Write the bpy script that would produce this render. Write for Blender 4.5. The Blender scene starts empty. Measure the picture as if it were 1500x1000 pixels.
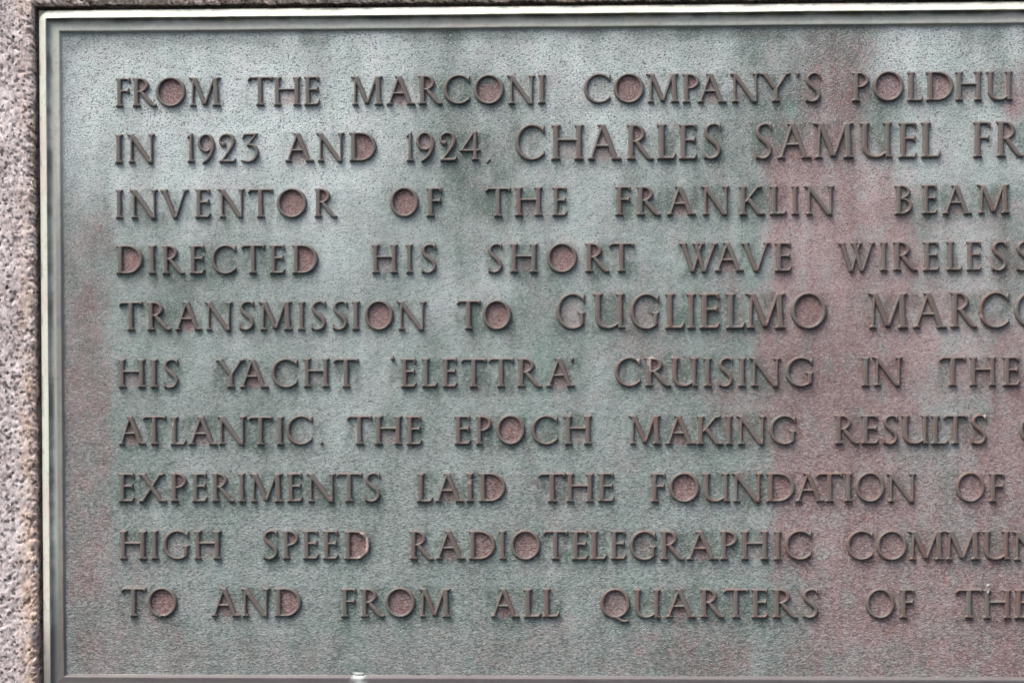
import bpy, bmesh, math, random
import numpy as np
from mathutils import Matrix, Vector

# ------------------------------------------------------------------ camera, light, exposure
scene = bpy.context.scene
MM = 0.001

cam_data = bpy.data.cameras.new('camera')
cam = bpy.data.objects.new('camera', cam_data)
scene.collection.objects.link(cam)
cam_data.lens = 60.0
cam_data.sensor_width = 36.0
cam_data.clip_start = 0.05
cam_data.clip_end = 200.0
YAW, PITCH, ROLL = 0.032449, -0.014806, 0.003404
cam_rot = (Matrix.Rotation(YAW, 4, 'Z') @ Matrix.Rotation(PITCH, 4, 'X') @ Matrix.Rotation(ROLL, 4, 'Y')
           @ Matrix.Rotation(math.radians(90), 4, 'X'))
cam.matrix_world = Matrix.Translation((0.44599, -1.49486, -0.18558)) @ cam_rot
scene.camera = cam

SUN_ELEV, SUN_SIDE = math.radians(60), math.radians(-46)     # the plaque faces -Y; the light comes from above its left
world = bpy.data.worlds.new('World')
scene.world = world
world.use_nodes = True
wn = world.node_tree
sky = wn.nodes.new('ShaderNodeTexSky')
sky.sky_type = 'NISHITA'
sky.sun_disc = False
sky.sun_elevation = SUN_ELEV
sky.sun_rotation = math.pi + SUN_SIDE * -1
sky.air_density = 1.0
sky.dust_density = 6.0
sky.ozone_density = 1.0
bg = wn.nodes['Background']
bg.inputs['Strength'].default_value = 0.115
wn.links.new(sky.outputs[0], bg.inputs[0])

sun_data = bpy.data.lights.new('sun', 'SUN')
sun_data.energy = 1.65
sun_data.angle = math.radians(30)
sun_data.color = (1.0, 0.965, 0.92)
sun = bpy.data.objects.new('sun', sun_data)
scene.collection.objects.link(sun)
to_sun = Vector((math.sin(SUN_SIDE) * math.cos(SUN_ELEV), -math.cos(SUN_SIDE) * math.cos(SUN_ELEV), math.sin(SUN_ELEV)))
sun.rotation_euler = to_sun.to_track_quat('Z', 'Y').to_euler()
sun.location = to_sun * 5

scene.view_settings.view_transform = 'Standard'
scene.view_settings.look = 'None'
scene.view_settings.gamma = 1.0
scene.view_settings.exposure = 0.74

rng = random.Random(7)
C = scene.collection

# ------------------------------------------------------------------ helpers
def hash2(ix, iy, seed):
    h = (ix.astype(np.int64) * 374761393 + iy.astype(np.int64) * 668265263 + seed * 1442695041) & 0x7fffffff
    h = ((h ^ (h >> 13)) * 1274126177) & 0x7fffffff
    return ((h ^ (h >> 16)) & 0xffff) / 65535.0

def vnoise(x, y, seed=0):
    ix = np.floor(x); iy = np.floor(y)
    fx = x - ix; fy = y - iy
    fx = fx * fx * fx * (fx * (fx * 6 - 15) + 10); fy = fy * fy * fy * (fy * (fy * 6 - 15) + 10)
    a = hash2(ix, iy, seed); b = hash2(ix + 1, iy, seed); c = hash2(ix, iy + 1, seed); d = hash2(ix + 1, iy + 1, seed)
    return (a * (1 - fx) + b * fx) * (1 - fy) + (c * (1 - fx) + d * fx) * fy

def fbm(x, y, seed=0, octaves=4, gain=0.5):
    s = 0.0; amp = 1.0; tot = 0.0
    for o in range(octaves):
        a = 0.62 + 1.13 * o; f = 1.93 ** o; ca, sa = math.cos(a) * f, math.sin(a) * f
        s = s + amp * vnoise(x * ca - y * sa + 17.3 * o, x * sa + y * ca - 9.1 * o, seed + o)
        tot += amp; amp *= gain
    return s / tot            # 0..1

def sstep(a, b, x):
    t = np.clip((x - a) / (b - a), 0, 1)
    return t * t * (3 - 2 * t)

def mesh_from(name, co, faces, smooth=True):
    """co: (n,3) array in plaque millimetres (x right, y out of the plaque towards the viewer, z up)"""
    me = bpy.data.meshes.new(name)
    co = np.asarray(co, dtype=float)
    v = np.empty_like(co)
    v[:, 0] = co[:, 0] * MM; v[:, 1] = -co[:, 1] * MM; v[:, 2] = co[:, 2] * MM
    me.from_pydata(v.tolist(), [], faces)
    me.update()
    if smooth:
        me.polygons.foreach_set('use_smooth', [True] * len(me.polygons))
    return me

def link(name, me, mat, parent=None, loc=None):
    o = bpy.data.objects.new(name, me)
    C.objects.link(o)
    if mat and not me.materials:
        me.materials.append(mat)
    if parent:
        o.parent = parent
    if loc is not None:
        o.location = loc
    return o

class NT:
    """small helper for writing node materials"""
    def __init__(s, name):
        s.m = bpy.data.materials.new(name); s.m.use_nodes = True
        s.t = s.m.node_tree; s.b = s.t.nodes['Principled BSDF']
    def n(s, kind, **kw):
        nd = s.t.nodes.new(kind)
        for k, v in kw.items():
            if k == 'ins':
                for a, b in v.items(): nd.inputs[a].default_value = b
            else: setattr(nd, k, v)
        return nd
    def l(s, a, b): s.t.links.new(a, b)
    def noise(s, vec, scale, detail=3, rough=0.55, dist=0.0):
        nd = s.n('ShaderNodeTexNoise', ins={'Scale': scale, 'Detail': detail, 'Roughness': rough, 'Distortion': dist})
        s.l(vec, nd.inputs['Vector']); return nd.outputs['Fac']
    def ramp(s, fac, stops):
        nd = s.n('ShaderNodeValToRGB'); e = nd.color_ramp.elements
        while len(e) < len(stops): e.new(0.5)
        for i, (p, c) in enumerate(stops):
            e[i].position = p; e[i].color = (c, c, c, 1) if isinstance(c, (int, float)) else (*c, 1)
        s.l(fac, nd.inputs[0]); return nd.outputs[0]
    def mix(s, fac, a, b, mode='MIX'):
        nd = s.n('ShaderNodeMix', data_type='RGBA', blend_type=mode)
        for sock, v in ((nd.inputs[0], fac), (nd.inputs[6], a), (nd.inputs[7], b)):
            if isinstance(v, (int, float)): sock.default_value = v
            elif isinstance(v, tuple): sock.default_value = (*v, 1)
            else: s.l(v, sock)
        return nd.outputs[2]
    def math(s, op, a, b=0.0, clamp=False):
        nd = s.n('ShaderNodeMath', operation=op, use_clamp=clamp)
        for sock, v in ((nd.inputs[0], a), (nd.inputs[1], b)):
            if isinstance(v, (int, float)): sock.default_value = v
            else: s.l(v, sock)
        return nd.outputs[0]
    def mapping(s, vec, scale=(1, 1, 1), rot=(0, 0, 0)):
        nd = s.n('ShaderNodeMapping'); nd.inputs['Scale'].default_value = scale; nd.inputs['Rotation'].default_value = rot
        s.l(vec, nd.inputs['Vector']); return nd.outputs[0]
    def bump(s, h, strength, dist, normal=None):
        nd = s.n('ShaderNodeBump', ins={'Strength': strength, 'Distance': dist})
        s.l(h, nd.inputs['Height'])
        if normal is not None: s.l(normal, nd.inputs['Normal'])
        return nd.outputs[0]
    def pos(s): return s.n('ShaderNodeNewGeometry').outputs['Position']

# ------------------------------------------------------------------ materials
def mat_panel():
    k = NT('stippled_bronze')
    p = k.pos()
    att = k.n('ShaderNodeAttribute', attribute_name='patina')
    sep = k.n('ShaderNodeSeparateColor'); k.l(att.outputs['Color'], sep.inputs[0])
    red, bloom, verd = sep.outputs[0], sep.outputs[1], sep.outputs[2]
    # stipple: short wavy ridges, longer sideways than up
    sz = k.n('ShaderNodeSeparateXYZ'); k.l(p, sz.inputs[0])
    down = k.ramp(k.math('MULTIPLY', sz.outputs[2], -1.6), [(0.0, 0.0), (0.55, 1.0)])       # finer and rounder near the top
    wv = k.noise(k.mapping(k.mapping(p, (0.62, 1, 1.18)), rot=(0.61, 0.93, 0.37)), 570, 2, 0.5, 0.9)
    rd = k.noise(k.mapping(k.mapping(p, (0.90, 1, 1.08)), rot=(0.83, 0.41, 0.67)), 700, 2, 0.5, 0.7)
    st1 = k.math('ADD', k.math('MULTIPLY', wv, down), k.math('MULTIPLY', rd, k.math('SUBTRACT', 1.0, down)))
    st2 = k.noise(k.mapping(p, rot=(0.5, 1.1, 0.3)), 1150, 1, 0.5, 0.2)
    h = k.math('ADD', k.math('MULTIPLY', st1, 0.76), k.math('MULTIPLY', st2, 0.24))
    hs = k.ramp(h, [(0.36, 0.0), (0.50, 0.55), (0.64, 1.0)])
    # break the patches up
    spk = k.noise(p, 260, 4, 0.6)
    spk2 = k.noise(p, 60, 5, 0.65)
    jig = k.math('MULTIPLY', k.math('SUBTRACT', k.math('ADD', spk, spk2), 1.0), 0.9)
    redf = k.math('MULTIPLY', k.math('ADD', red, k.math('MULTIPLY', jig, 0.62)), 1.0, True)
    redf = k.ramp(redf, [(0.06, 0.0), (0.90, 1.0)])
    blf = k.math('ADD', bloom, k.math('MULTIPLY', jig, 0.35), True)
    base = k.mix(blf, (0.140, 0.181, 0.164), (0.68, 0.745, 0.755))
    grn = k.ramp(k.noise(p, 34, 4, 0.6), [(0.42, 0.0), (0.62, 1.0)])
    base = k.mix(k.math('MULTIPLY', grn, 0.30), base, k.mix(1.0, base, (0.86, 1.12, 1.03), 'MULTIPLY'))
    redc = k.mix(blf, (0.238, 0.148, 0.150), (0.56, 0.41, 0.42))
    base = k.mix(k.math('MULTIPLY', redf, 0.90), base, redc)
    rust = k.ramp(k.noise(p, 90, 4, 0.6), [(0.60, 0.0), (0.74, 1.0)])
    base = k.mix(k.math('MULTIPLY', k.math('MULTIPLY', rust, redf), 0.5), base, (0.33, 0.13, 0.085))
    base = k.mix(k.math('MULTIPLY', att.outputs['Alpha'], k.math('ADD', 0.55, k.math('MULTIPLY', spk, 0.6)), True), base, k.mix(rust, (0.225, 0.118, 0.108), (0.28, 0.11, 0.075)))
    base = k.mix(k.math('MULTIPLY', verd, 0.62), base, (0.19, 0.33, 0.29))
    # the worn dark metal shows in the pits of the stipple, dust and verdigris sit on its peaks
    pits = k.ramp(h, [(0.38, 1.0), (0.465, 0.0)])
    base = k.mix(k.math('MULTIPLY', pits, k.math('ADD', 0.42, k.math('MULTIPLY', bloom, 0.42))), base, (0.055, 0.055, 0.056))
    base = k.mix(k.math('MULTIPLY', k.ramp(h, [(0.50, 0.0), (0.62, 1.0)]), 0.62), base, k.mix(0.5, base, (0.72, 0.76, 0.76)))
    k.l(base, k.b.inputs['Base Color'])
    k.b.inputs['Roughness'].default_value = 0.62
    k.b.inputs['Specular IOR Level'].default_value = 0.35
    k.l(k.bump(h, 1.0, 0.00098), k.b.inputs['Normal'])
    return k.m

def mat_letter():
    k = NT('weathered_bronze_letter')
    p = k.pos()
    att = k.n('ShaderNodeAttribute', attribute_name='scar')
    a = k.noise(k.mapping(p, (1, 1, 0.45)), 95, 4, 0.6)
    b = k.noise(p, 38, 3, 0.55)
    c = k.noise(p, 420, 3, 0.6)
    base = k.mix(k.ramp(a, [(0.42, 0.0), (0.62, 1.0)]), (0.176, 0.137, 0.127), (0.172, 0.174, 0.161))
    sz = k.n('ShaderNodeSeparateXYZ'); k.l(p, sz.inputs[0])
    low = k.ramp(k.math('MULTIPLY', sz.outputs[2], -2.0), [(0.0, 0.5), (0.6, 1.0)])
    low = k.math('MULTIPLY', low, k.ramp(sz.outputs[0], [(0.22, 0.45), (0.62, 1.0)]))          # the upper lines are greyer, the lower ones browner
    base = k.mix(k.math('MULTIPLY', k.math('MULTIPLY', k.ramp(b, [(0.46, 0.0), (0.62, 1.0)]), 0.8), low), base, (0.200, 0.122, 0.106))
    base = k.mix(k.math('MULTIPLY', k.math('SUBTRACT', 1.0, low), 0.6), base, (0.146, 0.144, 0.134))
    base = k.mix(k.math('MULTIPLY', k.ramp(c, [(0.52, 0.0), (0.72, 1.0)]), 0.30), base, (0.24, 0.24, 0.225))
    gm = k.ramp(k.noise(p, 150, 3, 0.6), [(0.60, 0.0), (0.72, 1.0)])
    base = k.mix(k.math('MULTIPLY', gm, 0.35), base, (0.19, 0.25, 0.21))
    # scraped and chipped places: bare pale metal, old paint or lichen on single letters
    base = k.mix(att.outputs['Fac'], base, (0.50, 0.40, 0.36))
    k.l(base, k.b.inputs['Base Color'])
    k.b.inputs['Roughness'].default_value = 0.50
    k.b.inputs['Specular IOR Level'].default_value = 0.45
    k.l(k.bump(k.math('ADD', c, k.math('MULTIPLY', k.noise(p, 160, 2), 0.8)), 0.35, 0.0008), k.b.inputs['Normal'])
    return k.m

def mat_frame():
    k = NT('patinated_frame_metal')
    p = k.pos()
    att = k.n('ShaderNodeAttribute', attribute_name='tone')          # R pale verdigris, lowered under the lip as painted shade, G brown, B drip white
    sep = k.n('ShaderNodeSeparateColor'); k.l(att.outputs['Color'], sep.inputs[0])
    n1 = k.noise(k.mapping(p, (1, 1, 1)), 45, 5, 0.65)
    n2 = k.noise(p, 320, 3, 0.6)
    n3 = k.noise(p, 24, 5, 0.65)
    base = k.mix(k.math('ADD', k.math('MULTIPLY', n1, 0.5), k.math('MULTIPLY', sep.outputs[0], 0.9), True), (0.10, 0.11, 0.10), (0.69, 0.735, 0.65))
    base = k.mix(k.math('MULTIPLY', k.ramp(n3, [(0.45, 0.0), (0.68, 1.0)]), k.math('MULTIPLY', sep.outputs[0], 0.48)), base, (0.66, 0.50, 0.48))
    base = k.mix(k.math('MULTIPLY', sep.outputs[1], k.math('ADD', k.math('MULTIPLY', n1, 0.9), 0.25), True), base, (0.125, 0.098, 0.114))
    moss = k.ramp(k.noise(p, 55, 3, 0.6), [(0.52, 0.0), (0.66, 1.0)])
    base = k.mix(k.math('MULTIPLY', moss, k.math('MULTIPLY', att.outputs['Alpha'], 0.55)), base, (0.27, 0.29, 0.12))
    base = k.mix(k.math('MULTIPLY', k.ramp(n2, [(0.56, 0.0), (0.72, 1.0)]), 0.3), base, (0.16, 0.165, 0.14))
    scuff = k.ramp(k.noise(k.mapping(p, rot=(0.4, 0.7, 0.2)), 130, 5, 0.7), [(0.56, 0.0), (0.66, 1.0)])
    base = k.mix(k.math('MULTIPLY', scuff, 0.30), base, (0.20, 0.235, 0.205))
    base = k.mix(sep.outputs[2], base, (0.60, 0.66, 0.64))
    k.l(base, k.b.inputs['Base Color'])
    k.b.inputs['Roughness'].default_value = 0.42
    k.b.inputs['Specular IOR Level'].default_value = 0.5
    k.l(k.bump(k.math('ADD', n2, k.noise(p, 110, 2)), 0.25, 0.0008), k.b.inputs['Normal'])
    return k.m

def mat_granite():
    k = NT('rough_granite')
    p = k.pos()
    att = k.n('ShaderNodeAttribute', attribute_name='edge')
    v1 = k.n('ShaderNodeTexVoronoi', ins={'Scale': 420.0, 'Randomness': 1.0}); k.l(p, v1.inputs['Vector'])
    sc = k.n('ShaderNodeSeparateColor'); k.l(v1.outputs['Color'], sc.inputs[0])
    n1 = k.noise(p, 230, 5, 0.7, 0.4); n2 = k.noise(p, 420, 3, 0.65, 0.5); n3 = k.noise(p, 34, 5, 0.65)
    g = k.math('ADD', k.math('MULTIPLY', n1, 0.6), k.math('MULTIPLY', n2, 0.4))
    base = k.ramp(g, [(0.36, (0.085, 0.075, 0.08)), (0.41, (0.33, 0.28, 0.29)), (0.47, (0.57, 0.50, 0.505)), (0.53, (0.92, 0.85, 0.845))])
    # separate crystals: pale feldspar, grey quartz, black mica
    base = k.mix(k.math('MULTIPLY', k.ramp(sc.outputs[0], [(0.60, 0.0), (0.66, 1.0)]), 0.42), base, (0.30, 0.275, 0.275))
    base = k.mix(k.math('MULTIPLY', k.ramp(sc.outputs[0], [(0.30, 1.0), (0.36, 0.0)]), 0.45), base, (0.84, 0.76, 0.74))
    base = k.mix(k.math('MULTIPLY', k.ramp(sc.outputs[1], [(0.88, 0.0), (0.91, 1.0)]), 0.85), base, (0.055, 0.05, 0.055))
    base = k.mix(k.ramp(n3, [(0.42, 0.0), (0.60, 0.62)]), base, k.mix(1.0, base, (0.70, 0.66, 0.66), 'MULTIPLY'))
    ef = k.math('MULTIPLY', att.outputs['Fac'], k.ramp(k.noise(p, 38, 5, 0.65), [(0.36, 0.15), (0.54, 1.0)]))
    base = k.mix(k.math('MULTIPLY', ef, 0.58), base, k.mix(1.0, k.mix(0.42, base, (0.86, 0.68, 0.52)), (1.05, 0.87, 0.70), 'MULTIPLY'))
    k.l(base, k.b.inputs['Base Color'])
    k.b.inputs['Roughness'].default_value = 0.8
    k.b.inputs['Specular IOR Level'].default_value = 0.3
    k.l(k.bump(g, 0.7, 0.0010), k.b.inputs['Normal'])
    return k.m

def mat_plain(name, col, rough=0.8):
    k = NT(name); p = k.pos()
    base = k.mix(k.noise(p, 120, 4, 0.6), tuple(c * 0.6 for c in col), tuple(min(1, c * 1.3) for c in col))
    k.l(base, k.b.inputs['Base Color']); k.b.inputs['Roughness'].default_value = rough
    k.l(k.bump(k.noise(p, 300, 3), 0.5, 0.001), k.b.inputs['Normal'])
    return k.m

M_PANEL, M_LETTER, M_FRAME, M_GRANITE = mat_panel(), mat_letter(), mat_frame(), mat_granite()
M_MORTAR = mat_plain('dark_mortar', (0.05, 0.045, 0.04), 0.9)
M_LIME = mat_plain('lime_deposit', (0.55, 0.60, 0.59), 0.8)

# ------------------------------------------------------------------ layout in millimetres
# x = 0 is the inner left rim, z = 0 the foot of the top line of text, y = 0 the face of the panel
IN_L, IN_R, IN_T, IN_B = 0.4, 1196.0, 66.2, -502.0
CAP_S, CAP_L, RELIEF = 25.5, 31.3, 3.0
ORIGIN = Vector((0, RELIEF * MM, 0))

LINES = [
    (0.0, "F:47.9:61.3 R:63.1:84.9 O:83.9:110.7 M:112.4:142.3 / T:164.7:187.8 H:187.8:212.9 E:214.9:229.4 / M:256.2:285.3 A:286.6:313.8 R:315.6:337.6 C:337.8:361.2 O:364.1:391.4 N:393.1:418.5 I:420.5:428.1 / C:460.8:484.3 O:486.8:513.6 M:515:544.7 P:546.5:562.5 A:558.7:586 N:588:614 Y:614:641.8 ':645.1:648.9 S:652.7:667.8 / P:693.8:709.3 O:711.8:739.1 L:741.3:755.6 D:757.4:782.1 H:782.9:806.7 U:809.6:833.1"),
    (-49.4, "I:47:54.5 N:57.5:83 / 1:110.8:118.5 9:120.5:136.6 2:139:155.3 3:158.4:175.6 / A:197:224.3 N:225.3:250.6 D:254.5:279.1 / 1:304.4:312.1 9:313.4:330.2 2:333.7:350.2 4:351.7:370.8 ,:374.7:379.2 / CL:399.8:427 HL:431.5:461.3 AL:462.5:494.7 RL:497.4:522.6 LL:524.2:541.6 EL:543.4:559.8 SL:564.2:581 / SL:609.2:625.8 AL:627.6:660.1 ML:660.1:696.1 UL:700.8:729.1 EL:733.6:750.6 LL:753.3:770.7 / FL:797.9:813.8 RL:818.1:843.1"),
    (-98.2, "I:47:54.3 N:59.7:85.1 V:86.7:113.7 E:117.6:132.3 N:138.1:162.3 T:164.5:187.9 O:190.4:217.4 R:223.2:244.5 / O:289.8:316.4 F:322.2:336.2 / T:374:396.7 H:400:424.8 E:432.5:446.3 / F:487.8:501.7 R:506.4:528.2 A:532:559.3 N:562.3:588.2 K:595.9:618.1 L:622.2:637.6 I:640.9:648.2 N:652.4:678.6 / B:730.7:746.8 E:754.2:768 A:770.9:798.6 M:801.5:830.8"),
    (-147.4, "D:47.3:71.6 I:75.8:83.6 R:87.9:109.4 E:112.2:126.7 C:131.8:154.8 T:158:180.5 E:183.5:197.9 D:203.1:227.2 / H:273.8:297.6 I:303.8:311 S:317.2:331.8 / S:375.8:390.2 H:395.3:420.4 O:428:454.7 R:461.4:483.5 T:481.9:505.1 / W:543.8:577.9 A:573.5:601 V:597.2:624.2 E:626.5:642 / W:681.7:714.7 I:717.7:725 R:729.1:751.2 E:755:769.8 L:775.1:789.5 E:792.4:806.2 S:813.6:828.5 S:835:849.9"),
    (-197.1, "T:49.4:71.7 R:74.5:96.7 A:98.2:124.8 N:125.4:150.8 S:156:170.8 M:173.8:204.3 I:208.2:215.5 S:219.7:234.2 S:238.6:253.1 I:255.9:263.7 O:267.3:293.5 N:295.6:321.8 / T:348.1:370.6 O:371:397.3 / GL:435.5:463.6 UL:467.8:497 GL:499.9:528 LL:531:548.5 IL:549.7:558.6 EL:561:579.4 LL:583.8:601.6 ML:600.7:637.2 OL:640.2:672.2 / ML:706.9:743.3 AL:744.7:777.4 RL:778.3:803.3 CL:802.7:829.8 OL:833.9:865.6"),
    (-247.6, "H:48.6:73.2 I:77:84.5 S:88.5:103 / Y:134.6:163.3 A:155.8:183 C:184.4:208.3 H:212.8:236.9 T:239.9:262.6 / `:290.3:294.4 E:299.3:313.4 L:317.6:332 E:335.4:349.4 T:352.1:374.8 T:376:399.5 R:401.3:424.1 A:425.9:453.4 ':447.9:451.8 / C:487:510 R:513.2:536.8 U:535.9:560.3 I:564.4:572.5 S:576.9:591.2 I:594.7:602.2 N:604:632.1 G:635.7:661.7 / I:701.7:709.6 N:711.2:737.6 / T:769:792.8 H:794.9:819.2 E:823.9:838.9"),
    (-298.2, "A:47.3:74.1 T:69.6:91.7 L:94.5:109.3 A:109.6:137.5 N:136.1:162.4 T:163.8:186.2 I:189:196 C:197.4:221 .:227.4:230.5 / T:251.2:274.1 H:275.3:300.8 E:303.5:318 / E:345.9:361.2 P:364.8:379.5 O:382.6:409.2 C:413.7:437.1 H:442.7:467.4 / M:498.6:528.6 A:530.1:558.6 K:558.4:581.3 I:583.6:590.5 N:592.9:619.2 G:621.6:646.6 / R:678.5:700.7 E:701.1:717.3 S:719.9:734.4 U:736.2:760.7 L:761.6:777.5 T:772.2:794.6 S:796.1:811 / O:838.1:864.5"),
    (-348.5, "E:47.9:62.9 X:65.6:91.5 P:94.5:109.9 E:113.3:127.9 R:130.9:152.4 I:154.6:161.8 M:164.5:195.1 E:198:212.6 N:214.7:241.9 T:241.3:265.4 S:266.3:281.7 / L:312.6:327.4 A:327.6:355.3 I:356:364 D:367:391.9 / T:419.4:444.9 H:444.1:468.8 E:471.8:486.8 / F:518:531.5 O:534.1:561.3 U:563.1:588 N:588:616.6 D:618.9:644.5 A:642.9:671.1 T:662.2:686.5 I:686.5:694.6 O:696.2:722.6 N:723.2:749.4 / O:783.1:809.5 F:811.9:825.8"),
    (-399.2, "H:48.5:73.2 I:76.8:84.1 G:87.5:112.4 H:114.8:140 / S:175.7:190.8 P:193.6:209.3 E:211.4:226.5 E:229.3:243.8 D:248:271.8 / R:305.9:328 A:328:356.6 D:357.5:382.7 I:384.9:392.1 O:395.3:422 T:423.2:446.6 E:448.4:463.9 L:465.1:480.1 E:482.8:497.1 G:499.4:524.2 R:526:548.7 A:548.1:578.2 P:578.5:594.9 H:596.9:621.5 I:625.8:633.1 C:634.7:659.2 / C:688.5:712.3 O:714.7:742.1 M:742.1:774 M:773.4:805.8 U:806.4:831.1 N:832.3:858.8"),
    (-450.1, "T:49.4:72.8 O:73.1:100.2 / A:129.1:157 N:155.8:182.7 D:186.3:210.5 / F:245.2:259.1 R:262.7:284.6 O:284.6:311.3 M:313.1:343.5 / A:376.5:403.9 L:406.3:422.5 L:422.8:438.6 / Q:474.2:501.4 U:502.6:527.1 A:530.1:558.5 R:561.1:583.4 T:581:604.5 E:605.7:621.2 R:624.5:647.3 S:649.9:665.1 / O:705.2:731.4 F:734.6:748 / T:783.2:807 H:806.8:832.3 E:834.1:849.4"),
]
RED = [(-2, 618, -513, -464, 27, 0.26), (-1, 100, -509, -388, 30, 0.26), (636, 866, -512, -107, 42, 0.38), (636, 701, -48, 71, 24, 0.2), (0, 49, -509, -86, 27, 0.3), (625, 692, -161, -39, 13, 1), (651, 707, -54, 35, 21, 0.6), (692, 742, -149, -54, 24, 0.72), (618, 686, -220, -149, 15, 0.72), (654, 742, -221, -107, 24, 0.85), (623, 751, -280, -211, 18, 0.88), (636, 730, -340, -268, 18, 0.8), (623, 695, -405, -328, 16, 0.8), (659, 724, -447, -351, 18, 0.85), (695, 795, -423, -328, 27, 0.62), (816, 854, -363, -250, 13, 0.95), (783, 825, -351, -292, 18, 0.55), (807, 854, -447, -363, 18, 0.9), (718, 795, -483, -411, 27, 0.75), (748, 807, -506, -447, 30, 0.6), (801, 854, -506, -435, 18, 0.8), (807, 842, -494, -316, 24, 0.1), (641, 718, -507, -447, 30, 0.45), (748, 777, -244, -209, 13, 0.6), (783, 842, -245, -209, 18, 0.55), (748, 783, -209, -161, 12, 0.5), (724, 783, -2, 76, 30, -0.2), (695, 713, 23, 52, 18, 0.35), (742, 754, -13, 22, 12, 0.4), (-2, 40, -243, -104, 8, 0.45), (0, 39, -364, -231, 6, 0.82), (-1, 38, -436, -352, 8, 0.7), (-2, 35, -219, -170, 10, 0.6), (-2, 64, -503, -449, 36, 0.35), (570, 612, -280, -244, 13, 0.5), (505, 541, -232, -208, 14, 0.4), (487, 517, -220, -166, 12, 0.3), (403, 451, -364, -328, 18, 0.28), (576, 618, -363, -328, 18, 0.2), (464, 523, 18, 78, 6, 0), (603, 636, -328, -262, 11, 0.5), (582, 606, -190, -149, 12, 0.35), (522, 606, -507, -471, 30, 0.25), (588, 606, -501, -477, 7, 0.55), (827, 842, -8, 10, 6, 0.8), (674, 689, -66, -19, 12, 0.6), (772, 795, -447, -423, 11, 0.5), (827, 848, 4, 33, 7, 0.4), ]
BLOOM = [(-2, 842, -506, -449, 24, -0.1), (0, 82, -509, -243, 30, -0.08), (748, 783, -506, -435, 12, 0.1), (4, 320, -76, 67, 30, 0.16), (309, 636, -90, 65, 36, 0.14), (206, 368, -160, -57, 36, 0.12), (4, 260, -63, 67, 36, 0.3), (237, 583, 24, 59, 18, 0.25), (440, 511, -53, 37, 21, 0.25), (146, 212, -99, -21, 24, 0.35), (235, 283, -328, -195, 24, 0.35), (164, 230, -105, -27, 18, 0.15), (724, 842, 22, 76, 24, 0.3), (730, 783, -49, 28, 18, 0.3), (760, 807, -191, -108, 18, 0.25), (736, 795, -340, -292, 24, 0.2), (440, 547, -160, 1, 30, 0.2), (600, 626, -507, -471, 8, 0.2), (2, 308, -46, 64, 36, 0.62), (49, 200, -3, 58, 30, 0.3), (237, 606, 12, 56, 27, 0.5), (128, 224, -36, 3, 21, 0.35), (440, 499, -47, 43, 24, 0.35), (206, 284, -159, -51, 27, 0.35), (308, 380, -11, 14, 18, 0.22), (488, 583, -18, 30, 24, 0.18), (719, 842, -2, 64, 21, 0.48), (719, 795, 22, 58, 15, 0.25), (742, 842, -67, 11, 21, 0.4), (689, 842, -108, -48, 27, 0.28), (43, 145, -105, -38, 24, 0.3), (392, 487, -136, -40, 24, 0.3), (308, 404, -160, -88, 30, 0.2), (42, 199, -219, -104, 36, 0.16), (211, 271, -328, -147, 27, 0.28), (90, 126, -327, -243, 18, 0.22), (284, 487, -244, -159, 36, 0.16), (724, 819, -197, -149, 24, 0.28), (754, 807, -304, -197, 16, 0.28), (624, 724, -161, -48, 24, 0.15), (427, 487, -340, -244, 30, 0.14), (145, 199, -243, -207, 18, 0.18), (331, 487, -364, -291, 36, 0.12), (41, 258, -424, -352, 36, 0.14), (64, 198, -478, -436, 30, 0.08), (695, 795, -280, -197, 36, 0.14), (333, 392, -88, 55, 18, -0.25), (176, 206, -87, -45, 15, -0.15), (1, 39, -509, -56, 10, -0.18), (600, 630, -89, 53, 13, -0.3), (648, 719, 28, 70, 15, -0.1), (648, 724, -161, 29, 24, 0.12), (309, 368, -64, 32, 17, -0.12), (-3, 842, -506, -470, 18, -0.16), (801, 842, -506, -435, 30, -0.18), (97, 121, -168, -150, 7, -0.35), (546, 612, -507, -387, 36, -0.1), (236, 260, -46, -4, 12, -0.12), (2, 842, 57, 73, 2, -0.35), ]  # last box darkens the panel under the top rim as painted shade
VERD = [(371, 381, 9, 18, 3, 1), (636, 645, -12, 0, 4, 0.75), (414, 434, -280, -208, 8, 0.5), (594, 612, -161, -107, 8, 0.45), (246, 264, -499, -448, 7, 0.35), (830, 842, -26, -17, 5, 0.3), (606, 621, -340, -274, 8, 0.4), (487, 507, -447, -417, 10, 0.3), (284, 332, -160, -135, 15, 0.25), (766, 783, 28, 52, 8, 0.3), (58, 88, -500, -473, 11, 0.35), (648, 659, -244, -220, 6, 0.2), (754, 767, -483, -447, 8, 0.25), (301, 331, -244, -219, 12, 0.2), ]

# ------------------------------------------------------------------ lettering shapes: signed distance fields on a grid
def sd_poly(P, X, Y):
    P = np.asarray(P, float); d = np.full(X.shape, 1e9); s = np.ones(X.shape)
    n = len(P)
    for i in range(n):
        a = P[i]; b = P[i - 1]
        ex, ey = b[0] - a[0], b[1] - a[1]
        wx, wy = X - a[0], Y - a[1]
        L = ex * ex + ey * ey
        if L < 1e-12: continue
        t = np.clip((wx * ex + wy * ey) / L, 0, 1)
        d = np.minimum(d, (wx - ex * t) ** 2 + (wy - ey * t) ** 2)
        c1 = Y >= a[1]; c2 = Y < b[1]; c3 = ex * wy > ey * wx
        flip = (c1 & c2 & c3) | (~c1 & ~c2 & ~c3)
        s = np.where(flip, -s, s)
    return s * np.sqrt(d)

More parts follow.
